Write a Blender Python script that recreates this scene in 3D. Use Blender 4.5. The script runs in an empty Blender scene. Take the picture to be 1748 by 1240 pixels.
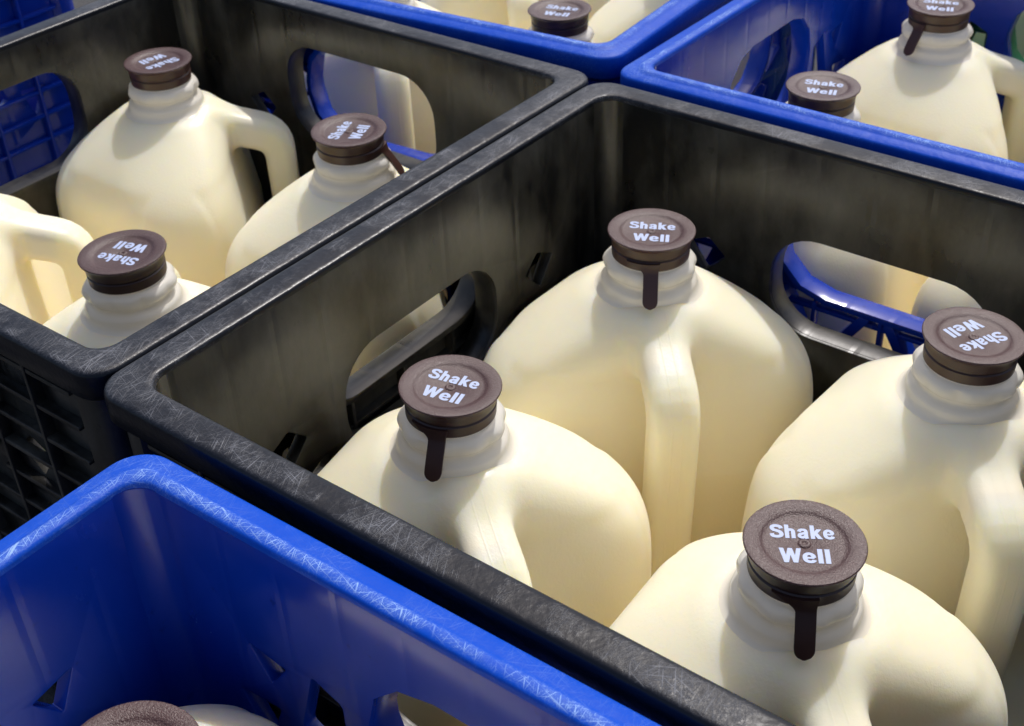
import bpy, bmesh, math, random
import numpy as np
from mathutils import Matrix, Vector
R_ = math.radians
random.seed(7)
SC = bpy.context.scene
COL = SC.collection
ZR = 0.28                      # crate height: rim top above the ground

# ------------------------------------------------------------------ camera
cam_d = bpy.data.cameras.new('camera')
cam = bpy.data.objects.new('camera', cam_d)
COL.objects.link(cam)
cam_d.sensor_width = 36.0
cam_d.lens = 36.0 * 2223.794 / 1748.0
CR = [[0.60917892, -0.79197429, -0.04096051],
      [-0.4832557, -0.32977128, -0.8109962],
      [0.62878054, 0.51383619, -0.58361581]]
right, down, fwd = [Vector(v) for v in CR]
m = Matrix.Identity(4)
for i in range(3):
    m[i][0] = right[i]; m[i][1] = -down[i]; m[i][2] = -fwd[i]
m[0][3], m[1][3], m[2][3] = -0.2011, -0.3662, 0.2797 + ZR
cam.matrix_world = m
cam_d.clip_start = 0.01
cam_d.clip_end = 500
cam_d.dof.use_dof = True
cam_d.dof.focus_distance = 0.47
cam_d.dof.aperture_fstop = 30
SC.camera = cam
SC.cycles.max_bounces = 18; SC.cycles.diffuse_bounces = 12; SC.cycles.glossy_bounces = 5; SC.cycles.transmission_bounces = 10

# ------------------------------------------------------------------ light
SUN_EL, SUN_AZ = 58.0, 13.0
w = bpy.data.worlds.new('World'); SC.world = w; w.use_nodes = True
nt = w.node_tree
sky = nt.nodes.new('ShaderNodeTexSky'); sky.sky_type = 'NISHITA'; sky.sun_disc = False; sky.air_density = 0.8; sky.dust_density = 3.5; sky.ozone_density = 0.6
sky.sun_elevation = R_(SUN_EL); sky.sun_rotation = R_(90 - SUN_AZ)
bg = nt.nodes['Background']; bg.inputs['Strength'].default_value = 0.15
nt.links.new(sky.outputs[0], bg.inputs[0])
sd = bpy.data.lights.new('sun', 'SUN'); sd.energy = 2.65; sd.angle = R_(0.5); sd.color = (1, 0.968, 0.945)
sun = bpy.data.objects.new('sun', sd); COL.objects.link(sun)
sv = Vector((math.cos(R_(SUN_EL)) * math.cos(R_(SUN_AZ)), math.cos(R_(SUN_EL)) * math.sin(R_(SUN_AZ)), math.sin(R_(SUN_EL))))
sun.rotation_euler = sv.to_track_quat('Z', 'Y').to_euler()
vs = SC.view_settings
vs.view_transform = 'Standard'; vs.look = 'None'; vs.exposure = 0.03; vs.gamma = 1.0

# ------------------------------------------------------------------ materials
def new_mat(name):
    mt = bpy.data.materials.new(name); mt.use_nodes = True
    return mt, mt.node_tree, mt.node_tree.nodes['Principled BSDF']
class N:
    def __init__(s, nt): s.nt = nt
    def __call__(s, typ, **kw):
        n = s.nt.nodes.new(typ)
        for k, v in kw.items():
            if k.startswith('i_'):
                key = k[2:]; key = int(key) if key.isdigit() else key.replace('_', ' ')
                tgt = n.inputs[key]
                if hasattr(v, 'is_output'): s.nt.links.new(v, tgt)
                else: tgt.default_value = v
            else: setattr(n, k, v)
        return n
    def math(s, op, a, b=0.5, clamp=False):
        n = s.nt.nodes.new('ShaderNodeMath'); n.operation = op; n.use_clamp = clamp
        for i, v in enumerate((a, b)):
            if hasattr(v, 'is_output'): s.nt.links.new(v, n.inputs[i])
            else: n.inputs[i].default_value = v
        return n.outputs[0]
    def mix(s, f, a, b):
        n = s.nt.nodes.new('ShaderNodeMix'); n.data_type = 'RGBA'
        for sock, v in ((n.inputs[0], f), (n.inputs[6], a), (n.inputs[7], b)):
            if hasattr(v, 'is_output'): s.nt.links.new(v, sock)
            else: sock.default_value = v
        return n.outputs[2]
    def ramp(s, v, lo, hi):
        n = s.nt.nodes.new('ShaderNodeMapRange'); n.clamp = True
        s.nt.links.new(v, n.inputs[0]); n.inputs[1].default_value = lo; n.inputs[2].default_value = hi
        return n.outputs[0]
    def coords(s):
        tc = s.nt.nodes.new('ShaderNodeTexCoord'); oi = s.nt.nodes.new('ShaderNodeObjectInfo')
        ad = s.nt.nodes.new('ShaderNodeVectorMath'); ad.operation = 'MULTIPLY_ADD'
        s.nt.links.new(oi.outputs['Random'], ad.inputs[0]); ad.inputs[1].default_value = (3.1, 5.7, 4.3)
        s.nt.links.new(tc.outputs['Object'], ad.inputs[2])
        return ad.outputs[0], tc.outputs['Object']
    def noise(s, v, scale, detail=3, rough=0.55, rot=None, stretch=None):
        if rot is not None or stretch is not None:
            mp = s.nt.nodes.new('ShaderNodeMapping'); mp.vector_type = 'TEXTURE'
            s.nt.links.new(v, mp.inputs[0])
            if rot is not None: mp.inputs['Rotation'].default_value = rot
            if stretch is not None: mp.inputs['Scale'].default_value = stretch
            v = mp.outputs[0]
        n = s.nt.nodes.new('ShaderNodeTexNoise'); s.nt.links.new(v, n.inputs['Vector'])
        n.inputs['Scale'].default_value = scale; n.inputs['Detail'].default_value = detail; n.inputs['Roughness'].default_value = rough
        return n.outputs['Fac']
    def bump(s, h, strength, dist, normal=None):
        b = s.nt.nodes.new('ShaderNodeBump'); b.inputs['Strength'].default_value = strength; b.inputs['Distance'].default_value = dist
        s.nt.links.new(h, b.inputs['Height'])
        if normal is not None: s.nt.links.new(normal, b.inputs['Normal'])
        return b.outputs[0]

def crate_wall_mat(name, col, dust, rough):
    mt, nt, p = new_mat(name); n = N(nt)
    v, raw = n.coords()
    big = n.noise(v, 14, 4); smudge = n.ramp(n.noise(v, 35, 5, 0.65, stretch=(1, 1, 2.2)), 0.42, 0.72)
    spots = n.ramp(n.noise(v, 150, 3), 0.66, 0.74)
    streak = n.ramp(n.noise(v, 260, 2, 0.5, rot=(0, 0.5, 0), stretch=(14, 14, 1)), 0.66, 0.76)
    c = n.mix(n.math('MULTIPLY', smudge, 0.5), col, dust)
    c = n.mix(n.math('MULTIPLY', spots, 0.6), c, (col[0] * .5, col[1] * .5, col[2] * .5, 1))
    c = n.mix(n.math('MULTIPLY', streak, n.math('MULTIPLY', smudge, 0.25)), c, dust)
    nt.links.new(c, p.inputs['Base Color'])
    rr = n.math('ADD', n.math('MULTIPLY', big, 0.22), rough - 0.11)
    rr = n.math('ADD', rr, n.math('MULTIPLY', smudge, 0.08))
    nt.links.new(rr, p.inputs['Roughness'])
    p.inputs['Specular IOR Level'].default_value = 0.55
    # sink marks opposite the outer ribs
    sx = nt.nodes.new('ShaderNodeSeparateXYZ'); nt.links.new(raw, sx.inputs[0])
    wv = n.math('ABSOLUTE', n.math('SUBTRACT', n.math('FRACT', n.math('MULTIPLY', sx.outputs[0], 1 / 0.0265)), 0.5))
    sink = n.ramp(wv, 0.0, 0.10)
    b1 = n.bump(sink, 0.22, 0.0006)
    b2 = n.bump(n.noise(v, 45, 3), 0.18, 0.0010, b1)
    b3 = n.bump(n.noise(v, 900, 2), 0.12, 0.0002, b2)
    nt.links.new(b3, p.inputs['Normal'])
    return mt

def rim_mat(name, col, scuff, band, rough, amount):
    mt, nt, p = new_mat(name); n = N(nt)
    v, raw = n.coords()
    at = nt.nodes.new('ShaderNodeAttribute'); at.attribute_name = 'across'
    ac = at.outputs['Fac']
    lines = None
    for k, (ang, sc, st) in enumerate(((0.5, 2900, 46), (1.25, 3300, 62), (2.1, 2700, 38), (2.75, 3500, 70), (0.08, 3000, 36))):
        l = n.ramp(n.noise(v, sc, 0, 0.4, rot=(0, 0, ang), stretch=(st, 1, 3)), 0.70, 0.77)
        lines = l if lines is None else n.math('MAXIMUM', lines, l)
    patch = n.ramp(n.noise(v, 30, 6, 0.72), 0.45, 0.62)
    fine = n.ramp(n.noise(v, 1300, 4, 0.75), 0.50, 0.68)
    if band:      # wear sits on the high inner edge
        d = n.math('ABSOLUTE', n.math('SUBTRACT', ac, 0.74)); edge = n.ramp(d, 0.22, 0.08)
        wob = n.ramp(n.noise(v, 60, 3), 0.30, 0.55)
        mask = n.math('MULTIPLY', edge, wob)
        mask = n.math('MAXIMUM', mask, n.math('MULTIPLY', patch, 0.16))
    else:
        top = n.math('MULTIPLY', n.ramp(ac, 0.06, 0.20), n.ramp(ac, 0.95, 0.82))
        mask = n.math('MULTIPLY', n.math('ADD', n.math('MULTIPLY', patch, 0.94), 0.06), top)
    sx = nt.nodes.new('ShaderNodeSeparateXYZ'); nt.links.new(raw, sx.inputs[0])
    cn = n.ramp(n.math('MINIMUM', n.math('ABSOLUTE', sx.outputs[0]), n.math('ABSOLUTE', sx.outputs[1])), 0.095, 0.150)
    cn = n.math('MULTIPLY', cn, n.math('MULTIPLY', n.ramp(ac, 0.02, 0.12), n.ramp(n.noise(v, 55, 4, 0.6), 0.34, 0.52)))
    mask = n.math('MAXIMUM', mask, n.math('MULTIPLY', cn, 0.35 if band else 0.6))
    sc = n.math('MULTIPLY', n.math('MAXIMUM', lines, n.math('MULTIPLY', fine, 0.75)), mask)
    sc = n.math('MULTIPLY', sc, amount, True)
    haze = n.math('MULTIPLY', mask, 0.10)
    c = n.mix(n.math('MAXIMUM', sc, haze), col, scuff)
    nt.links.new(c, p.inputs['Base Color'])
    rr = n.math('ADD', rough, n.math('MULTIPLY', sc, 0.3)); nt.links.new(rr, p.inputs['Roughness'])
    b1 = n.bump(n.noise(v, 60, 3), 0.5, 0.0014)
    b2 = n.bump(n.math('ADD', sc, n.math('MULTIPLY', n.noise(v, 500, 3), 0.6)), 0.35, 0.0005, b1)
    nt.links.new(b2, p.inputs['Normal'])
    p.inputs['Specular IOR Level'].default_value = 0.14 if band else 0.27
    return mt

BLACK = (0.0075, 0.0072, 0.0065, 1); BLUE = (0.0003, 0.030, 0.34, 1); GREEN = (0.0, 0.10, 0.035, 1)
M = {}
M['black'] = crate_wall_mat('black_plastic', BLACK, (0.12, 0.113, 0.090, 1), 0.30)
M['blue'] = crate_wall_mat('blue_plastic', BLUE, (0.008, 0.04, 0.40, 1), 0.21)  # same plastic as the blue rim, base darkened to carry the crates' interior shade
M['green'] = crate_wall_mat('green_plastic', GREEN, (0.05, 0.12, 0.07, 1), 0.38)
M['black_rim'] = rim_mat('scuffed_black_rim', (0.0045, 0.0055, 0.009, 1), (0.26, 0.27, 0.30, 1), False, 0.30, 0.66)
M['blue_rim'] = rim_mat('scuffed_blue_rim', (0.0002, 0.062, 0.48, 1), (0.36, 0.55, 0.88, 1), True, 0.42, 0.8)
M['green_rim'] = rim_mat('scuffed_green_rim', GREEN, (0.3, 0.45, 0.36, 1), True, 0.35, 0.9)

def jug_mat(name, col, sss, rad, rough, spec, scale):
    mt, nt, p = new_mat(name); n = N(nt); v, raw = n.coords()
    p.inputs['Base Color'].default_value = col
    if sss:
        at = nt.nodes.new('ShaderNodeAttribute'); at.attribute_name = 'depth'
        nt.links.new(at.outputs['Fac'], p.inputs['Subsurface Weight'])
    p.inputs['Subsurface Radius'].default_value = rad
    p.inputs['Subsurface Scale'].default_value = scale
    p.inputs['Roughness'].default_value = rough
    p.inputs['Specular IOR Level'].default_value = spec
    b = n.bump(n.noise(v, 750, 2), 0.26, 0.0004)
    b2 = n.bump(n.noise(v, 40, 3), 0.12, 0.002, b)
    sx = nt.nodes.new('ShaderNodeSeparateXYZ'); nt.links.new(raw, sx.inputs[0])
    ln = n.math('ABSOLUTE', n.math('SUBTRACT', n.math('ABSOLUTE', sx.outputs[1]), 0.0024))
    ln = n.math('MULTIPLY', n.ramp(ln, 0.0006, 0.0), n.ramp(sx.outputs[0], 0.022, 0.03))
    b2 = n.bump(ln, 0.22, 0.0004, b2)                       # parting lines along the handle
    nt.links.new(b2, p.inputs['Normal'])
    return mt
M['milk'] = jug_mat('milk_filled_plastic', (0.93, 0.858, 0.640, 1), 1.0, (1.0, 0.86, 0.45), 0.37, 0.38, 0.013)
mt, nt, p = new_mat('waxy_neck_plastic'); n = N(nt)
p.inputs['Base Color'].default_value = (0.96, 0.94, 0.86, 1); p.inputs['Roughness'].default_value = 0.16; p.inputs['Specular IOR Level'].default_value = 0.6
tr = n('ShaderNodeBsdfTranslucent'); tr.inputs['Color'].default_value = (0.98, 0.95, 0.86, 1)
mx = n('ShaderNodeMixShader'); mx.inputs[0].default_value = 0.42
nt.links.new(p.outputs[0], mx.inputs[1]); nt.links.new(tr.outputs[0], mx.inputs[2]); nt.links.new(mx.outputs[0], nt.nodes['Material Output'].inputs[0])
M['neck'] = mt

mt, nt, p = new_mat('brown_cap_plastic'); n = N(nt); v, raw = n.coords()
sp = n.ramp(n.noise(v, 2500, 1, 0.3), 0.58, 0.72)
nt.links.new(n.mix(n.math('MULTIPLY', sp, 0.45), (0.056, 0.022, 0.018, 1), (0.24, 0.165, 0.155, 1)), p.inputs['Base Color'])
p.inputs['Roughness'].default_value = 0.36; p.inputs['Specular IOR Level'].default_value = 0.55
b = n.bump(n.noise(v, 2100, 2, 0.6), 0.7, 0.0004); nt.links.new(b, p.inputs['Normal']); M['cap_top'] = mt
mt, nt, p = new_mat('smooth_brown_plastic'); p.inputs['Base Color'].default_value = (0.050, 0.021, 0.016, 1); p.inputs['Roughness'].default_value = 0.38; M['cap'] = mt
mt, nt, p = new_mat('white_print'); n = N(nt); v, raw = n.coords()
wear = n.ramp(n.noise(v, 1500, 3, 0.7), 0.62, 0.74)
nt.links.new(n.mix(n.math('MULTIPLY', wear, 0.5), (0.42, 0.49, 0.68, 1), (0.12, 0.08, 0.085, 1)), p.inputs['Base Color']); p.inputs['Roughness'].default_value = 0.55; M['print'] = mt
mt, nt, p = new_mat('asphalt'); n = N(nt); v, raw = n.coords()
nt.links.new(n.mix(n.noise(v, 300, 5, 0.7), (0.025, 0.025, 0.026, 1), (0.085, 0.083, 0.08, 1)), p.inputs['Base Color']); p.inputs['Roughness'].default_value = 0.85
nt.links.new(n.bump(n.noise(v, 180, 4, 0.7), 0.8, 0.004), p.inputs['Normal']); M['asphalt'] = mt

# ------------------------------------------------------------------ helpers
def link(name, mesh, mat=None, parent=None):
    o = bpy.data.objects.new(name, mesh); COL.objects.link(o)
    if mat is not None and not mesh.materials: mesh.materials.append(mat)
    if parent is not None: o.parent = parent
    return o
def thing(name, label, cat, loc, rz=0, group=None):
    o = bpy.data.objects.new(name, None); COL.objects.link(o); o.empty_display_size = 0.03
    o.location = loc; o.rotation_euler = (0, 0, rz)
    o['label'] = label; o['category'] = cat
    if group: o['group'] = group
    return o
def mesh_of(name, verts, faces, smooth=True):
    me = bpy.data.meshes.new(name); me.from_pydata([tuple(v) for v in verts], [], [tuple(f) for f in faces]); me.update()
    if smooth: me.polygons.foreach_set('use_smooth', [True] * len(me.polygons))
    return me
def auto_smooth(me, ang=35):
    bm = bmesh.new(); bm.from_mesh(me); bmesh.ops.recalc_face_normals(bm, faces=bm.faces)
    for e in bm.edges:
        if len(e.link_faces) == 2 and e.calc_face_angle(0) > R_(ang): e.smooth = False
    bm.to_mesh(me); bm.free()
    me.polygons.foreach_set('use_smooth', [True] * len(me.polygons))
    return me
def lathe(name, prof, seg=64, wave=None):
    vs_, fs = [], []
    for i, (r, z) in enumerate(prof):
        for k in range(seg):
            a = 2 * math.pi * k / seg
            rr = r + (wave(i, a) if wave else 0)
            vs_.append((rr * math.cos(a), rr * math.sin(a), z))
    for i in range(len(prof) - 1):
        for k in range(seg):
            k2 = (k + 1) % seg
            fs.append((i * seg + k, i * seg + k2, (i + 1) * seg + k2, (i + 1) * seg + k))
    fs.append(tuple(range(seg))[::-1]); fs.append(tuple((len(prof) - 1) * seg + k for k in range(seg)))
    me = mesh_of(name, vs_, fs)
    return auto_smooth(me, 40)
def slab(name, outline, holes, thick, bevel=0.0008, res=2):
    """flat plate in the XZ plane, outline and holes as point lists, thickness along +Y from 0"""
    cu = bpy.data.curves.new(name, 'CURVE'); cu.dimensions = '2D'; cu.fill_mode = 'BOTH'
    cu.extrude = thick / 2 - bevel; cu.bevel_depth = bevel; cu.bevel_resolution = 1; cu.offset = -bevel
    for pts in [outline] + holes:
        s = cu.splines.new('POLY'); s.points.add(len(pts) - 1); s.use_cyclic_u = True
        for q, (x, y) in zip(s.points, pts): q.co = (x, y, 0, 1)
    o = bpy.data.objects.new(name, cu); COL.objects.link(o)
    bpy.context.view_layer.update()
    me = bpy.data.meshes.new_from_object(o.evaluated_get(bpy.context.evaluated_depsgraph_get()))
    bpy.data.objects.remove(o); bpy.data.curves.remove(cu)
    bm = bmesh.new(); bm.from_mesh(me); bmesh.ops.remove_doubles(bm, verts=bm.verts, dist=1e-6)
    for v in bm.verts: x, y, z = v.co; v.co = (x, z + thick / 2, y)
    bmesh.ops.recalc_face_normals(bm, faces=bm.faces)
    for f in bm.faces: f.smooth = True
    for e in bm.edges:
        if len(e.link_faces) == 2 and e.calc_face_angle(0) > R_(28): e.smooth = False
    bm.to_mesh(me); bm.free(); me.name = name; me.materials.clear()
    return me
def rrect(x0, x1, z0, z1, r, n=7):
    pts = []
    for cx, cz, a0 in ((x1 - r, z1 - r, 0), (x0 + r, z1 - r, 90), (x0 + r, z0 + r, 180), (x1 - r, z0 + r, 270)):
        for k in range(n + 1):
            a = R_(a0 + 90 * k / n); pts.append((cx + r * math.cos(a), cz + r * math.sin(a)))
    return pts
def rpoly(pts, r, n=3):
    """polygon with rounded corners"""
    out = []; L = len(pts)
    for i in range(L):
        p0, p1, p2 = [Vector(pts[j % L]) for j in (i - 1, i, i + 1)]
        a = (p0 - p1).normalized(); b_ = (p2 - p1).normalized()
        t = min(r, (p0 - p1).length * .45, (p2 - p1).length * .45)
        A, B = p1 + a * t, p1 + b_ * t
        for k in range(n + 1):
            u = k / n; q = A * (1 - u) ** 2 + p1 * 2 * u * (1 - u) + B * u * u; out.append((q.x, q.y))
    return out
def bar(name, a, b_, w_, d, y0):
    """bar between two points of the wall plane, width w_, from depth y0 over d"""
    a, b_ = Vector(a), Vector(b_); t = (b_ - a).normalized() * 1; nn = Vector((-t.y, t.x)) * w_ / 2
    me = slab(name, rpoly([a - nn, b_ - nn, b_ + nn, a + nn], 0.0006, 1), [], d, 0.0005)
    for v in me.vertices: v.co.y += y0
    return me

# ------------------------------------------------------------------ setting
g = 40
gm = mesh_of('ground', [(-g, -g, 0), (g, -g, 0), (g, g, 0), (-g, g, 0)], [(0, 1, 2, 3)], False)
go = link('ground', gm, M['asphalt']); go['kind'] = 'structure'

# ------------------------------------------------------------------ crates
CW = 0.33; T = 0.014
def rounded_square(h, r, n=8):
    pts = []
    for cx, cy, a0 in ((1, 1, 0), (-1, 1, 90), (-1, -1, 180), (1, -1, 270)):
        for k in range(n + 1):
            a = R_(a0 + 90 * k / n)
            pts.append((cx * (h - r) + r * math.cos(a), cy * (h - r) + r * math.sin(a)))
    # subdivide the straight runs a little
    out = []
    L = len(pts)
    for i in range(L):
        p0, p1 = Vector(pts[i]), Vector(pts[(i + 1) % L]); out.append((p0.x, p0.y))
        if (i + 1) % (n + 1) == 0:
            for j in range(1, 12): q = p0.lerp(p1, j / 12); out.append((q.x, q.y))
    return out
def rim_mesh(name, prof, dents):
    """prof: list of (distance in from the outer edge, z below the top)"""
    rings = []
    for d, z in prof:
        r = 0.0135 - (0.0135 - 0.0095) * min(max(d / T, 0), 1)
        rings.append([(x, y, ZR + z) for x, y in rounded_square(CW / 2 - d, r)])
    K = len(rings[0]); vs_ = [q for rg in rings for q in rg]; fs = []
    P = len(prof)
    for i in range(P):
        for k in range(K):
            j = (i + 1) % P; k2 = (k + 1) % K
            fs.append((i * K + k, j * K + k, j * K + k2, i * K + k2))
    me = mesh_of(name, vs_, fs)
    at = me.attributes.new('across', 'FLOAT', 'POINT')
    at.data.foreach_set('value', [min(max(d / T, 0), 1) for d, z in prof for k in range(K)])
    return auto_smooth(me, 55)
P_BLACK = [(0.0015, -0.014), (0.0, -0.012), (0.0, -0.0022), (0.0004, -0.0009), (0.0014, -0.0002), (0.0030, 0.0), (0.0070, 0.0001), (0.0115, 0.0), (0.0132, -0.0002), (0.0138, -0.0007), (0.01408, -0.0014), (0.01405, -0.0030), (0.0120, -0.0032), (0.0100, -0.0064), (0.0090, -0.014)]
P_BLUE = [(0.0015, -0.016), (0.0, -0.014), (0.0, -0.0038), (0.0004, -0.0027), (0.0014, -0.0019), (0.0060, -0.0014), (0.0076, -0.0010), (0.0088, -0.0001), (0.0098, 0.0001), (0.0130, -0.0001), (0.0137, -0.0007), (0.01408, -0.0015), (0.01405, -0.0031), (0.0120, -0.0033), (0.0100, -0.0084), (0.0090, -0.016)]
RIM = {'black': rim_mesh('rim', P_BLACK, 1), 'blue': rim_mesh('rim', P_BLUE, 1)}
RIM['black'].materials.append(M['black_rim']); RIM['blue'].materials.append(M['blue_rim'])
RIM['green'] = RIM['blue'].copy(); RIM['green'].materials.clear(); RIM['green'].materials.append(M['green_rim'])

A0, A1 = 0.0245, CW - 0.0245          # straight run of a wall panel between the corner posts
def low_holes(z):                     # lattice in the lower half of a wall
    hs = []
    for row, zc in enumerate((0.108, 0.072, 0.036)):
        for k in range(9):
            c = 0.049 + k * 0.029 + (0.0 if row % 2 else 0.0)
            hs.append(rpoly([(c, zc + 0.016), (c + 0.011, zc), (c, zc - 0.016), (c - 0.011, zc)], 0.003))
    return hs
def wall_mesh(kind, h, extra):
    x0, x1, zt, zb, zo = h            # grip opening: sides, top, lip level, bottom of the opening
    out = [(A0 - .004, 0.006), (A1 + .004, 0.006), (A1 + .004, ZR - 0.0027), (A0 - .004, ZR - 0.0027)]
    gr, gn = (0.030, 3) if kind == 'blue' else (0.024, 8)
    holes = [rrect(x0, x1, ZR + zb, ZR + zt, gr, gn)]
    if kind == 'blue': holes.append(rpoly([(x0 + 0.004, ZR + zb - 0.004), (x1 - 0.004, ZR + zb - 0.004), (x1 - 0.008, ZR + zo), (x0 + 0.008, ZR + zo)], 0.003))
    if kind == 'black':
        for s, z in ((0.0745, -0.0755), (0.093, -0.1005), (0.056, -0.1010)):
            if extra and s > 0.09: continue
            for c in (s, CW - s):
                sg = 1 if c < CW / 2 else -1
                holes.append(rpoly([(c + sg * 0.0015, ZR + z + 0.0105), (c + sg * 0.0115, ZR + z + 0.0015), (c - sg * 0.0005, ZR + z - 0.0105), (c - sg * 0.0115, ZR + z + 0.004)], 0.0015))
    else:
        for c, sg in ((0.0, 1), (CW, -1)):
            X = lambda q: c + sg * q
            holes.append(rpoly([(X(0.056), ZR - 0.0560), (X(0.073), ZR - 0.0590), (X(0.064), ZR - 0.0715)], 0.001))
            holes.append(rpoly([(X(0.086), ZR - 0.0540), (X(0.099), ZR - 0.0600), (X(0.098), ZR - 0.0980), (X(0.076), ZR - 0.0870)], 0.002))
            holes.append(rpoly([(X(0.045), ZR - 0.0860), (X(0.066), ZR - 0.0840), (X(0.056), ZR - 0.1080)], 0.002))
    return slab('wall', out, holes + extra + low_holes(0), 0.0065, 0.0007)
def lip_mesh(kind, h):
    x0, x1, zt, zb, zo = h
    e = 0.0032
    big = rrect(x0 - e, x1 + e, ZR + zb - e, ZR + zt + e, 0.0325 if kind == 'blue' else 0.0265, 3 if kind == 'blue' else 8); small = rrect(x0 + .0002, x1 - .0002, ZR + zb + .0002, ZR + zt - .0002, 0.030 if kind == 'blue' else 0.024, 3 if kind == 'blue' else 8)
    me = slab('grip_lip', big, [small], 0.0073, 0.0003)
    for v in me.vertices:
        if v.co.y > 0.004 and x0 - .0009 < v.co.x < x1 + .0009 and ZR + zb - .0009 < v.co.z < ZR + zt + .0009: v.co.y += 0.0048
        v.co.y += -0.0073
    return me
# wall-local frame: x along the wall, y = 0 at the inside of the panel's back, +y towards the crate's inside
def corner_mesh():
    ri, ro = 0.0105, 0.0145
    di, do = T, 0.003
    pts = [(di, A0)]
    n = 6
    for k in range(n + 1):
        a = R_(180 + 90 * k / n); pts.append((di + ri + ri * math.cos(a), di + ri + ri * math.sin(a)))
    pts.append((A0, di)); pts.append((A0, do + 0.004)); pts.append((A0 - .004, do))
    for k in range(n + 1):
        a = R_(270 - 90 * k / n); pts.append((do + ro + ro * math.cos(a), do + ro + ro * math.sin(a)))
    pts.append((do, A0 - .004)); pts.append((do + .004, A0))
    L = len(pts); z0, z1 = 0.0, ZR - 0.0027
    vs_ = [(x, y, z0) for x, y in pts] + [(x, y, z1) for x, y in pts]
    fs = [(i, (i + 1) % L, L + (i + 1) % L, L + i) for i in range(L)] + [tuple(range(L))[::-1], tuple(range(L, 2 * L))]
    return auto_smooth(mesh_of('corner_post', vs_, fs), 40)
CORNER = corner_mesh()
def floor_mesh():
    holes = []
    for i in range(9):
        for j in range(9):
            x = 0.033 + i * 0.033; y = 0.033 + j * 0.033
            holes.append([(x - .012, y - .012), (x + .012, y - .012), (x + .012, y + .012), (x - .012, y + .012)])
    me = slab('base_grid', [(0.012, 0.012), (CW - 0.012, 0.012), (CW - 0.012, CW - 0.012), (0.012, CW - 0.012)], holes, 0.005, 0.0004)
    for v in me.vertices: x, y, z = v.co; v.co = (x - CW / 2, z - CW / 2, y + 0.004)
    return me
FLOOR = floor_mesh()
GRIP = {'black': (0.110, 0.219, -0.049, -0.105, -0.107), 'black_high': (0.107, 0.228, -0.025, -0.087, -0.089), 'blue': (0.105, 0.219, -0.030, -0.097, -0.143)}
EXTRA = {'black_high': [rpoly([(0.086, ZR - .0955), (0.116, ZR - .0965), (0.112, ZR - .124), (0.080, ZR - .122)], 0.003)]}
WALL = {k: wall_mesh('blue' if k == 'blue' else 'black', h, EXTRA.get(k, [])) for k, h in GRIP.items()}
LIP = {k: lip_mesh(k, h) for k, h in GRIP.items()}
def bars_for(kind, h):
    x0, x1, zt, zb, zo = h; out = []
    if kind == 'blue':
        zz = ZR + zb - 0.003; zl = ZR + zo + 0.001; w_ = x1 - x0
        for a, b_ in ((0.0, 0.22), (0.22, 0.50), (0.50, 0.78), (0.78, 1.0)):
            pass
        seq = [(0.02, 0), (0.22, 1), (0.46, 0), (0.56, 0), (0.78, 1), (0.98, 0)]
        for (u, q), (u2, q2) in ((seq[0], seq[1]), (seq[1], seq[2]), (seq[3], seq[4]), (seq[4], seq[5])):
            out.append(bar('truss_bar', (x0 + u * w_, zl if q else zz), (x0 + u2 * w_, zl if q2 else zz), 0.0055, 0.0125, -0.0068))
    return out
BARS = {k: bars_for('blue' if k == 'blue' else 'black', h) for k, h in GRIP.items()}
RIBV = bar('rib', (0, 0.004), (0, ZR - 0.013), 0.0022, 0.0058, -0.0055)
def ribs_h(h):
    """horizontal ribs on the outside, cut where the grip opening stands"""
    x0, x1, zt, zb, zo = h; segs = []
    for z in (0.262, 0.2445, 0.227, 0.2095, 0.192, 0.1745, 0.157, 0.135, 0.1, 0.06):
        zz = z - ZR
        if zb - 0.004 < zz < zt + 0.006: segs += [(A0, x0 - 0.005, z), (x1 + 0.005, A1, z)]
        else: segs.append((A0, A1, z))
    return segs
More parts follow.
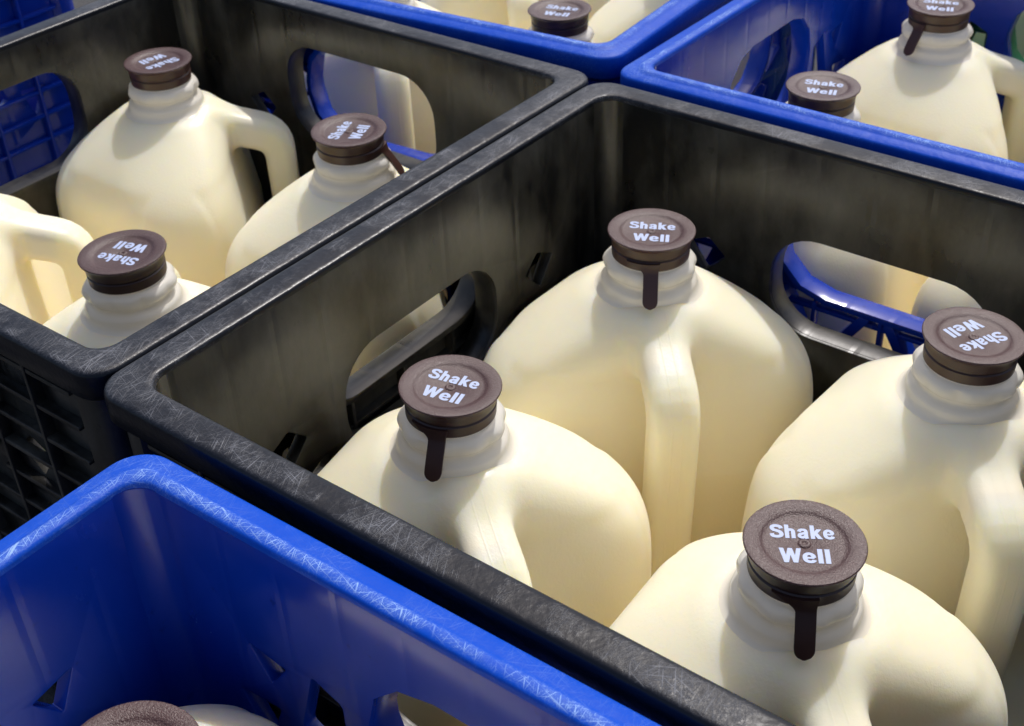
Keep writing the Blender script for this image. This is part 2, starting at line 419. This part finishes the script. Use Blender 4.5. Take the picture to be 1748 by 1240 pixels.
def crate(kind, look, label, x, y, rz, pivot=(0, 0), outer=(), group='milk crates packed side by side', sx=1.0, sy=1.0):
    """x, y: the crate's own corner 'pivot' (0/1 along local x and y) stands there"""
    c, s = math.cos(rz), math.sin(rz)
    ox, oy = (0.5 - pivot[0]) * CW * sx, (0.5 - pivot[1]) * CW * sy
    t = thing('milk_crate', label, 'crate', (x + c * ox - s * oy, y + s * ox + c * oy, 0.0), rz, group)
    t.scale = (sx, sy, 1)
    link('rim', RIM[look], None, t)
    def withmat(me, key):
        nm = me.name + '_' + look
        if nm in bpy.data.meshes: return bpy.data.meshes[nm]
        c_ = me.copy(); c_.name = nm; c_.materials.clear(); c_.materials.append(M[look]); return c_
    link('base_grid', withmat(FLOOR, look), None, t)
    for k in range(4):
        cp = link('corner_post', withmat(CORNER, look), None, t)
        a = k * math.pi / 2; cp.rotation_euler = (0, 0, a)
        v = Matrix.Rotation(a, 3, 'Z') @ Vector((-CW / 2, -CW / 2, 0)); cp.location = v
        wl = link('wall', withmat(WALL[kind], look), None, t)
        # inner face of the panel lies T in from the outer edge
        wl.rotation_euler = (0, 0, a)
        wl.location = Matrix.Rotation(a, 3, 'Z') @ Vector((-CW / 2, -CW / 2 + T - 0.0065, 0))
        link('grip_lip', withmat(LIP[kind], look), None, wl)
        for b_ in BARS[kind]: link('truss_bar', withmat(b_, look), None, wl)
        if k in outer:
            x0, x1, zt, zb, zo = GRIP[kind]
            for i in range(-3, 4):
                xx = CW / 2 + 0.0372 * i
                if x0 - 0.006 < xx < x1 + 0.006:
                    link('rib', bar('rib', (xx, 0.004), (xx, ZR + zb - 0.004), 0.0022, 0.0058, -0.0055), M[look], wl)
                    me = bar('rib', (xx, ZR + zt + 0.004), (xx, ZR - 0.013), 0.0022, 0.0058, -0.0055); rb = link('rib', me, M[look], wl)
                else:
                    rb = link('rib', withmat(RIBV, look), None, wl); rb.location = (xx, 0, 0)
            for a0, a1, z in ribs_h(GRIP[kind]):
                link('rib', bar('rib', (a0, z), (a1, z), 0.0024, 0.0052, -0.0049), M[look], wl)
    return t
# wall index: 0 = low y side, 1 = high x side, 2 = high y side, 3 = low x side
crate('black', 'black', 'black crate in the middle holding four full jugs, scuffed rim', 0.0, 0.0, 0.0, (0, 1), (3,), sy=1.04)
crate('black_high', 'black', 'black crate at upper left with a jug at its far corner', 0.003, 0.0006, R_(0.15), (0, 0), (3, 0))
crate('blue', 'blue', 'blue crate in the lower left corner, jug cap just inside the frame', -0.008, -0.040, R_(0.8), (1, 1), ())
crate('blue', 'blue', 'blue crate at upper right behind the middle black crate', 0.341, -0.001, 0.0, (0, 1), (3,), sx=0.945)
crate('blue', 'blue', 'blue crate at the top centre behind the upper left black crate', 0.355, 0.007, R_(4.4), (0, 0), (3,))
crate('blue', 'blue', 'empty blue crate at the left edge seen through a black grip hole', -0.01, 0.425, R_(1.0), (0, 0), (0,))
crate('blue', 'green', 'green crate at the right edge seen through a blue grip hole', 0.664, -0.001, 0.0, (0, 1), (3,))

# ------------------------------------------------------------------ jug
CT = 0.2535 + 0.005        # cap top above the jug's own base, the jug standing on the crate floor
JZ = ZR - 0.0215 - CT
tk = np.array([0.000, 0.0225, 0.0265, 0.0300, 0.0335, 0.0400, 0.0480, 0.0570, 0.0655, 0.0740, 0.0850, 0.1000, 0.1200, 0.30])
sk = np.array([0.0190, 0.0200, 0.0225, 0.0262, 0.0330, 0.0420, 0.0520, 0.0610, 0.0668, 0.0700, 0.0716, 0.0722, 0.0725, 0.0725])
qk = np.array([1.0, 1.0, 1.0, 1.0, 0.97, 0.92, 0.84, 0.74, 0.66, 0.62, 0.60, 0.585, 0.58, 0.58])
td = np.arange(0, 0.3, 0.0005)
gk = np.exp(-0.5 * (np.arange(-24, 25) * 0.0005 / 0.0042) ** 2); gk /= gk.sum()
def soften(t_, v_):
    d = np.interp(td, t_, v_); sm = np.convolve(np.pad(d, 24, mode='edge'), gk, 'valid')
    b_ = np.clip((td - 0.030) / 0.010, 0, 1); return d * (1 - b_) + sm * b_
sk = soften(tk, sk); qk = soften(tk, qk); tk = td
def smin(a, b, k):
    h = np.clip(0.5 + 0.5 * (b - a) / k, 0, 1); return b * (1 - h) + a * h - k * h * (1 - h)
def smax(a, b, k): return -smin(-a, -b, k)
def bez(p0, p1, p2, n): return [tuple((1 - u) ** 2 * a + 2 * u * (1 - u) * b + u * u * c for a, b, c in zip(p0, p1, p2)) for u in np.linspace(0, 1, n)]
HP = [(0.018, 0.0405)] + bez((0.0530, 0.0522), (0.0632, 0.0556), (0.0640, 0.0670), 6) + [(0.0642, 0.1500)] + bez((0.0642, 0.1600), (0.0640, 0.1850), (0.044, 0.2150), 7)
HD = np.interp([p[1] for p in HP], [0.040, 0.052, 0.070, 0.16, 0.21], [0.0108, 0.0106, 0.0092, 0.0092, 0.0115])
def jug_f(X, Y, Z):
    t = CT - Z
    s = np.interp(t, tk, sk); q = np.interp(t, tk, qk)
    off = np.interp(t, [0.03, 0.09], [0.0, 0.004])
    xr = ((X - off) - Y) * 0.70710678; yr = ((X - off) + Y) * 0.70710678
    r = s * q
    ax = np.maximum(np.abs(xr) - (s - r), 0); ay = np.maximum(np.abs(yr) - (s - r), 0)
    d = np.sqrt(ax * ax + ay * ay) - r
    ins = np.maximum(np.abs(xr), np.abs(yr)) - s
    d = np.where((ax + ay) > 0, d, ins)
    ds = np.interp(t + 0.002, tk, sk) - np.interp(t - 0.002, tk, sk)
    d = d / np.sqrt(1 + (ds / 0.004) ** 2)
    vv = np.minimum(np.abs(xr), np.abs(yr)); st_ = lambda q: q * q * (3 - 2 * q)
    pan = st_(np.clip((0.041 - vv) / 0.006, 0, 1)) * st_(np.clip((t - 0.055) / 0.008, 0, 1)) * st_(np.clip((0.235 - t) / 0.008, 0, 1))
    d = d + 0.0011 * pan                                    # shallow label panels
    body = smax(d, -(Z - 0.001), 0.014)
    body = smax(body, 0.0300 - t, 0.002)
    # slanting flat recess that frees the handle
    px = 0.0345 + np.clip(t - 0.060, 0, 0.055) * 0.17
    pk = smax(-(X - px), 0.030 - t, 0.006)
    pk = smax(pk, (t - 0.178) - (X - 0.043) * 0.35, 0.02)
    body = smax(body, -pk, 0.014)
    h2 = np.full(X.shape, 1.0)
    for (ax, at), (bx, bt), ha, hb in zip(HP, HP[1:], HD, HD[1:]):
        dx, dt = bx - ax, bt - at; L2 = dx * dx + dt * dt
        u = np.clip(((X - ax) * dx + (t - at) * dt) / L2, 0, 1)
        h2 = np.minimum(h2, np.sqrt((X - ax - u * dx) ** 2 + (t - at - u * dt) ** 2) - (ha + (hb - ha) * u))
    qy = np.abs(Y) - (0.0116 - 0.0068); qz = h2 + 0.0068
    h = np.sqrt(np.maximum(qy, 0) ** 2 + np.maximum(qz, 0) ** 2) + np.minimum(np.maximum(qy, qz), 0) - 0.0068
    return smin(body, h, 0.009)
def surface_nets(f, lo, hi, st):
    xs, ys, zs = [np.arange(lo[i], hi[i] + st, st) for i in range(3)]
    X, Y, Z = np.meshgrid(xs, ys, zs, indexing='ij'); F = f(X, Y, Z)
    sg = F < 0; nx, ny, nz = F.shape
    cs = np.zeros((nx - 1, ny - 1, nz - 1), np.int32); acc = np.zeros((nx - 1, ny - 1, nz - 1, 3)); cnt = np.zeros((nx - 1, ny - 1, nz - 1))
    cor = [(i, j, k) for i in (0, 1) for j in (0, 1) for k in (0, 1)]
    sl = lambda A, c: A[c[0]:nx - 1 + c[0], c[1]:ny - 1 + c[1], c[2]:nz - 1 + c[2]]
    for a in cor:
        for ax in range(3):
            if a[ax]: continue
            b = list(a); b[ax] = 1
            fa, fb = sl(F, a), sl(F, b); cr = (fa < 0) != (fb < 0)
            tt = np.where(cr, fa / np.where(cr, fa - fb, 1), 0)
            for d in range(3): acc[..., d] += np.where(cr, a[d] + (tt if d == ax else 0), 0)
            cnt += cr
    act = cnt > 0; idx = -np.ones(cnt.shape, np.int64); idx[act] = np.arange(act.sum())
    base = np.stack(np.nonzero(act), 1).astype(float)
    V = (base + acc[act] / cnt[act][:, None]) * st + np.array(lo)
    faces = []
    for ax in range(3):
        o = [d for d in range(3) if d != ax]
        A = [slice(1, -1)] * 3; A[ax] = slice(0, -1); B = list(A); B[ax] = slice(1, None)
        s0, s1 = sg[tuple(A)], sg[tuple(B)]; cr = s0 != s1
        I = np.stack(np.nonzero(cr), 1); flip = s0[cr]
        off = np.zeros(3, int); off[o[0]] = 1; off[o[1]] = 1
        I = I + off
        q = []
        for d0, d1 in ((-1, -1), (0, -1), (0, 0), (-1, 0)):
            J = I.copy(); J[:, o[0]] += d0; J[:, o[1]] += d1; q.append(idx[J[:, 0], J[:, 1], J[:, 2]])
        q = np.stack(q, 1)
        if ax == 1: flip = ~flip
        q[~flip] = q[~flip][:, ::-1]; faces.append(q)
    return V, np.concatenate(faces)
def grad(f, V, e=4e-4):
    g_ = np.zeros_like(V)
    for d in range(3):
        h = np.zeros(3); h[d] = e
        g_[:, d] = (f(*(V + h).T) - f(*(V - h).T)) / (2 * e)
    return g_
V, Fc = surface_nets(jug_f, (-0.1, -0.1, -0.008), (0.1, 0.1, 0.252), 0.0022)
for _ in range(3):
    gr = grad(jug_f, V); V = V - np.clip(jug_f(*V.T), -0.0015, 0.0015)[:, None] * gr / np.maximum((gr ** 2).sum(1), 0.05)[:, None]
gr = grad(jug_f, V, 1.2e-3); NRM = gr / np.linalg.norm(gr, axis=1)[:, None]
def submesh(name, fsel, mat):
    used = np.unique(Fc[fsel]); mp = -np.ones(len(V), np.int64); mp[used] = np.arange(len(used))
    F2 = mp[Fc[fsel]]; me = bpy.data.meshes.new(name); me.from_pydata(V[used].tolist(), [], F2.tolist()); me.update()
    nr = NRM[used].tolist(); dep = np.clip(SEAM[used] / 0.009 - 0.1, 0, 1)
    bm = bmesh.new(); bm.from_mesh(me); n0 = len(bm.verts)
    be = [e for e in bm.edges if e.is_boundary]; todo = set(be)
    while todo:                                   # close each cut with a fan pulled into the part's own volume
        st = [todo.pop()]; loop = set(st)
        while st:
            e = st.pop()
            for v_ in e.verts:
                for e2 in v_.link_edges:
                    if e2 in todo: todo.discard(e2); loop.add(e2); st.append(e2)
        vs2 = {v_ for e in loop for v_ in e.verts}; cen = sum((v_.co for v_ in vs2), Vector()) / len(vs2)
        top_ = cen.z > 0.15
        pull = Vector((-0.006, 0, -0.003)) if top_ else Vector((-0.004, 0, -0.006))
        cv = bm.verts.new(cen + (pull if name == 'jug_body' else -pull))
        for e in loop:
            lp = e.link_loops[0]; bm.faces.new((lp.link_loop_next.vert, lp.vert, cv))
    bm.verts.index_update()
    bm.to_mesh(me); bm.free()
    me.polygons.foreach_set('use_smooth', [True] * len(me.polygons))
    ex = len(me.vertices) - len(nr)
    me.normals_split_custom_set_from_vertices(nr + [(0, 0, 0)] * ex)
    me.attributes.new('depth', 'FLOAT', 'POINT').data.foreach_set('value', np.concatenate([dep, np.zeros(ex)]))
    me.materials.append(mat); return me
fcen = V[Fc].mean(1); tt_ = CT - fcen[:, 2]
is_h = (fcen[:, 0] > 0.0480) & (np.abs(fcen[:, 1]) < 0.0180) & (tt_ < 0.174) & (tt_ > 0.030)
vb = np.zeros(len(V), int); np.bitwise_or.at(vb, Fc[is_h].ravel(), 1); np.bitwise_or.at(vb, Fc[~is_h].ravel(), 2)
sv_ = V[vb == 3]; SEAM = np.full(len(V), 9.0)
near = np.nonzero((V[:, 0] > 0.02) & (np.abs(V[:, 1]) < 0.04))[0]
SEAM[near] = np.sqrt(((V[near][:, None, :] - sv_[None]) ** 2).sum(2)).min(1)
BODY = submesh('jug_body', ~is_h, M['milk']); HANDLE = submesh('jug_handle', is_h, M['milk'])

def prof_neck():
    return [(0.0150, .010), (0.0168, .0105), (0.0172, .0128), (0.0176, .0136), (0.0190, .0140), (0.0204, .0148), (0.0212, .0160), (0.0215, .0174), (0.0212, .0190), (0.0202, .0203), (0.0193, .0211),
            (0.0191, .0221), (0.0196, .0231), (0.0208, .0238), (0.0220, .0246), (0.0225, .0257), (0.0226, .0270), (0.0231, .0285), (0.0243, .0298), (0.0262, .0306), (0.0250, .0330), (0.019, .034)]
PN = prof_neck()
rl = [random.uniform(.6, 1.3) for _ in range(12)]
def nwave(i, a):
    t = PN[i][1]; wgt = math.exp(-((t - 0.0176) / 0.0026) ** 2)
    k = int(a / (2 * math.pi) * 9) % 9
    return wgt * (0.0019 * (abs(math.cos(4.5 * a)) - 0.62) * rl[k] + 0.0004 * math.sin(2 * a + 1)) - (0.0003 * wgt)
NECK = lathe('neck_collar', [(r, CT - t) for r, t in PN], 96, nwave); NECK.materials.append(M['neck']); NECK.attributes.new('depth', 'FLOAT', 'POINT').data.foreach_set('value', [1.0] * len(NECK.vertices))
CAPP = [(0.0005, .00150), (0.0008, .00120), (0.0014, .00110), (0.0020, .00125), (0.0023, .00165), (0.0026, .00165), (0.0030, .00145), (0.0125, .00140), (0.0136, .00130), (0.0143, .00085), (0.0149, .00055), (0.0165, .0003), (0.0185, .0002), (0.0195, .0002),
        (0.0200, .00030), (0.0203, .0007), (0.02015, .00115), (0.0196, .0015), (0.0189, .0020), (0.0186, .0028), (0.01845, .0045), (0.0182, .0066), (0.0179, .0068), (0.0176, .0071), (0.0176, .0076), (0.0180, .0079), (0.0182, .0081), (0.0180, .0124), (0.0176, .0128), (0.0160, .0126), (0.0155, .012)]
CAP = lathe('cap', [(r, -t) for r, t in CAPP], 80)
CAP.materials.append(M['cap_top']); CAP.materials.append(M['cap'])
for pl in CAP.polygons:
    if pl.center.z < -0.0017 and not (math.hypot(pl.center.x, pl.center.y) < 0.012 and pl.center.z > -0.003): pl.material_index = 1
def tab_mesh():
    cl = [(0.01885, .0082), (0.0191, .0100), (0.0197, .0122), (0.0212, .0146), (0.0233, .0178), (0.0253, .0210), (0.0270, .0242), (0.0279, .0262)]
    L = [0]
    for a, b_ in zip(cl, cl[1:]): L.append(L[-1] + math.hypot(b_[0] - a[0], b_[1] - a[1]))
    tot = L[-1]; W = 0.0034; vs_, fs = [], []; n = 26; mcol = 9
    for side in (0, 1):
        for i in range(n + 1):
            l = tot * i / n
            r = np.interp(l, L, [c[0] for c in cl]); t = np.interp(l, L, [c[1] for c in cl])
            wl = -W - 0.0085 * max(0, 1 - l / 0.0052) ** 2.2; wr = W + 0.0006 * max(0, 1 - l / 0.003)
            e = tot - l
            if e < W: k = math.sqrt(max(0.0, 1 - ((W - e) / W) ** 2)); wl *= max(k, .12); wr *= max(k, .12)
            for j in range(mcol + 1):
                ww = wl + (wr - wl) * j / mcol
                rr = r + (0.0006 if side else -0.0006)
                a = ww / rr
                tb = t
                if i == 0: tb = t - 0.0
                vs_.append((rr * math.cos(a), rr * math.sin(a), -tb))
    S = (n + 1) * (mcol + 1); I = lambda s, i, j: s * S + i * (mcol + 1) + j
    for i in range(n):
        for j in range(mcol):
            fs.append((I(1, i, j), I(1, i + 1, j), I(1, i + 1, j + 1), I(1, i, j + 1)))
            fs.append((I(0, i, j), I(0, i, j + 1), I(0, i + 1, j + 1), I(0, i + 1, j)))
        for j, fl in ((0, 0), (mcol, 1)): fs.append((I(0, i, j), I(0, i + 1, j), I(1, i + 1, j), I(1, i, j)))
    for j in range(mcol):
        for i in (0, n): fs.append((I(0, i, j), I(1, i, j), I(1, i, j + 1), I(0, i, j + 1)))
    return auto_smooth(mesh_of('pull_tab', vs_, fs), 45)
TAB = tab_mesh(); TAB.materials.append(M['cap'])
def smooth_path(pts, n=5):
    P = [Vector(p) for p in pts]; out = []
    for i in range(len(P) - 1):
        p0 = P[i - 1] if i else P[0] * 2 - P[1]; p1, p2 = P[i], P[i + 1]; p3 = P[i + 2] if i + 2 < len(P) else P[-1] * 2 - P[-2]
        for k in range(n):
            u = k / n; out.append(0.5 * (2 * p1 + (p2 - p0) * u + (2 * p0 - 5 * p1 + 4 * p2 - p3) * u * u + (3 * p1 - p0 - 3 * p2 + p3) * u ** 3))
    return out + [P[-1]]
GL = {  # bold grotesque letters as pen strokes: (smooth?, pen width, points), advance
    'S': ([(1, .20, [(.545, .70), (.49, .84), (.32, .90), (.16, .855), (.11, .73), (.175, .60), (.32, .535), (.47, .45), (.54, .30), (.49, .155), (.32, .10), (.13, .15), (.085, .31)])], .66),
    'h': ([(0, .20, [(.12, 0), (.12, 1)]), (1, .19, [(.12, .48), (.19, .60), (.30, .64), (.395, .58), (.415, .46), (.415, .2), (.415, 0)])], .585),
    'a': ([(1, .18, [(.085, .50), (.15, .62), (.28, .655), (.385, .61), (.41, .49), (.41, .25), (.415, .1), (.44, 0)]), (1, .17, [(.41, .42), (.27, .375), (.12, .30), (.095, .17), (.18, .085), (.30, .11), (.40, .23)])], .575),
    'k': ([(0, .20, [(.12, 0), (.12, 1)]), (0, .19, [(.15, .28), (.45, .73)]), (0, .20, [(.24, .44), (.47, 0)])], .585),
    'e': ([(0, .13, [(.10, .365), (.47, .365)]), (1, .18, [(.44, .37), (.425, .53), (.28, .65), (.135, .56), (.10, .37), (.14, .17), (.29, .085), (.42, .13), (.46, .22)])], .575),
    'W': ([(0, .18, [(.09, 1), (.26, 0)]), (0, .17, [(.26, 0), (.44, 1)]), (0, .17, [(.44, 1), (.62, 0)]), (0, .18, [(.62, 0), (.79, 1)])], .88),
    'l': ([(0, .20, [(.12, 0), (.12, 1)])], .27)}
def text_mesh():
    vs_, fs = [], []; lay = 0
    for word, width, cy, hgt in (('Shake', 0.0214, 0.0052, 0.0064), ('Well', 0.0168, -0.0060, 0.0066)):
        adv = sum(GL[c][1] for c in word) + 0.02 * (len(word) - 1); x = 0.0; sx = width / adv
        for c in word:
            for sm, pw, pts in GL[c][0]:
                P = smooth_path(pts) if sm else [Vector(p) for p in pts]
                b0 = len(vs_); lay += 1; slanted = (not sm) and abs(P[0].x - P[-1].x) > .05 and abs(P[0].y - P[-1].y) > .05
                for i, q in enumerate(P):
                    t = (P[min(i + 1, len(P) - 1)] - P[max(i - 1, 0)]).normalized(); nn = Vector((-t.y, t.x)) * pw / 2
                    if slanted: nn = Vector((-pw / 2 * (1 if t.y > 0 else -1) / max(abs(t.y), .4), 0))
                    for sg in (1, -1):
                        e = q + nn * sg; vs_.append(((x + e.x) * sx - width / 2, (e.y - 0.5) * hgt + cy, -0.00132 + lay * 1.5e-6))
                for i in range(len(P) - 1):
                    fs.append((b0 + 2 * i, b0 + 2 * i + 1, b0 + 2 * i + 3, b0 + 2 * i + 2))
            x += GL[c][1] + 0.02
    me = mesh_of('lettering', vs_, fs, False)
    bm = bmesh.new(); bm.from_mesh(me)
    for f in bm.faces:
        f.normal_update()
        if f.normal.z < 0: f.normal_flip()
    bm.to_mesh(me); bm.free(); me.materials.append(M['print']); return me
TEXT = text_mesh()
GRP = 'brown-capped jugs of milk standing in the crates'
def jug(label, x, y, handle, text, tab, dz=0.0, lean=0.0):
    """x, y of the cap; handle, text, tab: directions in degrees"""
    t = thing('milk_jug', label, 'milk jug', (x, y, JZ + dz), R_(handle), GRP)
    link('jug_body', BODY, None, t); link('jug_handle', HANDLE, None, t)
    nk = link('neck_collar', NECK, None, t); nk.rotation_euler = (0, 0, R_(random.uniform(0, 360)))
    c = link('cap', CAP, None, t); c.location = (0, 0, CT)
    c.rotation_euler = (R_(random.uniform(-1, 1)), R_(random.uniform(-1, 1)), R_(text - handle))
    lt = link('lettering', TEXT, None, c); lt.location = (random.uniform(-5, 5) * 1e-4, random.uniform(-4, 4) * 1e-4, 0); lt.rotation_euler = (0, 0, R_(random.uniform(-3, 3)))
    if tab is not None:
        tb = link('pull_tab', TAB, None, c); tb.rotation_euler = (0, 0, R_(tab - text))
    if lean:                                        # leans to one side, cap staying where it is
        dr = Vector((0.609, -0.792, 0)); Rm = Matrix.Rotation(R_(lean), 3, Vector((-dr.y, dr.x, 0))) @ Matrix.Rotation(R_(handle), 3, 'Z')
        t.rotation_euler = Rm.to_euler(); t.location = Vector((x, y, JZ + dz + CT)) - Rm @ Vector((0, 0, CT))
    return t
jug('milk jug at the front of the middle black crate, cap text nearly level', 0.0988, -0.2416, 228, -60, 212, lean=1.5)
jug('milk jug beside the left grip hole of the middle black crate, tilted cap text', 0.0988, -0.0896, 236, -74, 204, lean=1.5)
jug('milk jug in the far corner of the middle black crate, handle facing forward', 0.2434, -0.0896, 224, -61, 213, lean=1.5)
jug('milk jug at the right of the middle black crate, cap text upside down', 0.2434, -0.2416, 222, 157, 20, lean=1.5)
jug('milk jug in the far corner of the upper left crate, open handle at its right', 0.251, 0.267, -45, 174, None)
jug('milk jug before the grip hole of the upper left crate, tab pointing right', 0.244, 0.102, -45, 19, -62)
jug('milk jug at the near corner of the upper left crate, upside down text', 0.092, 0.102, 45, 105, None)
jug('milk jug at the left edge of the photo, only shoulder and handle in view', 0.092, 0.262, -45, 120, None)
jug('milk jug behind the blue rim at upper right, only its cap above', 0.428, -0.083, 135, -71, None)
jug('milk jug at upper right with handle at its right and tab pointing down', 0.577, -0.088, -50, -73, 166)
jug('milk jug at the right edge in the upper right blue crate, mostly hidden', 0.420, -0.241, 45, -40, None)
jug('milk jug beyond the right edge in the upper right blue crate', 0.577, -0.241, 45, 60, None)
jug('milk jug at the top centre with its cap against the blue rim', 0.446, 0.109, 225, -73, None)
jug('milk jug at the top edge left of the top centre cap', 0.444, 0.262, 225, 20, None)
jug('milk jug at the top edge right of the top centre cap', 0.600, 0.112, 225, 100, None)
jug('milk jug at the top edge whose handle faces forward, pale and blurred', 0.600, 0.264, 222, 40, None)
jug('milk jug in the lower left blue crate, cap cut off by the frame', -0.0930, -0.1355, 225, -75, None, dz=0.0095)
jug('milk jug in the lower left blue crate, nearest the camera and below the frame', -0.0930, -0.290, 225, -40, None)
jug('milk jug in the lower left blue crate, beyond the left frame edge', -0.250, -0.130, 225, 30, None)
jug('milk jug in the lower left blue crate, in its outermost corner', -0.250, -0.290, 225, 110, None)
jug('milk jug in the green crate at the right edge, seen through grip hole', 0.765, -0.092, 225, 0, None)
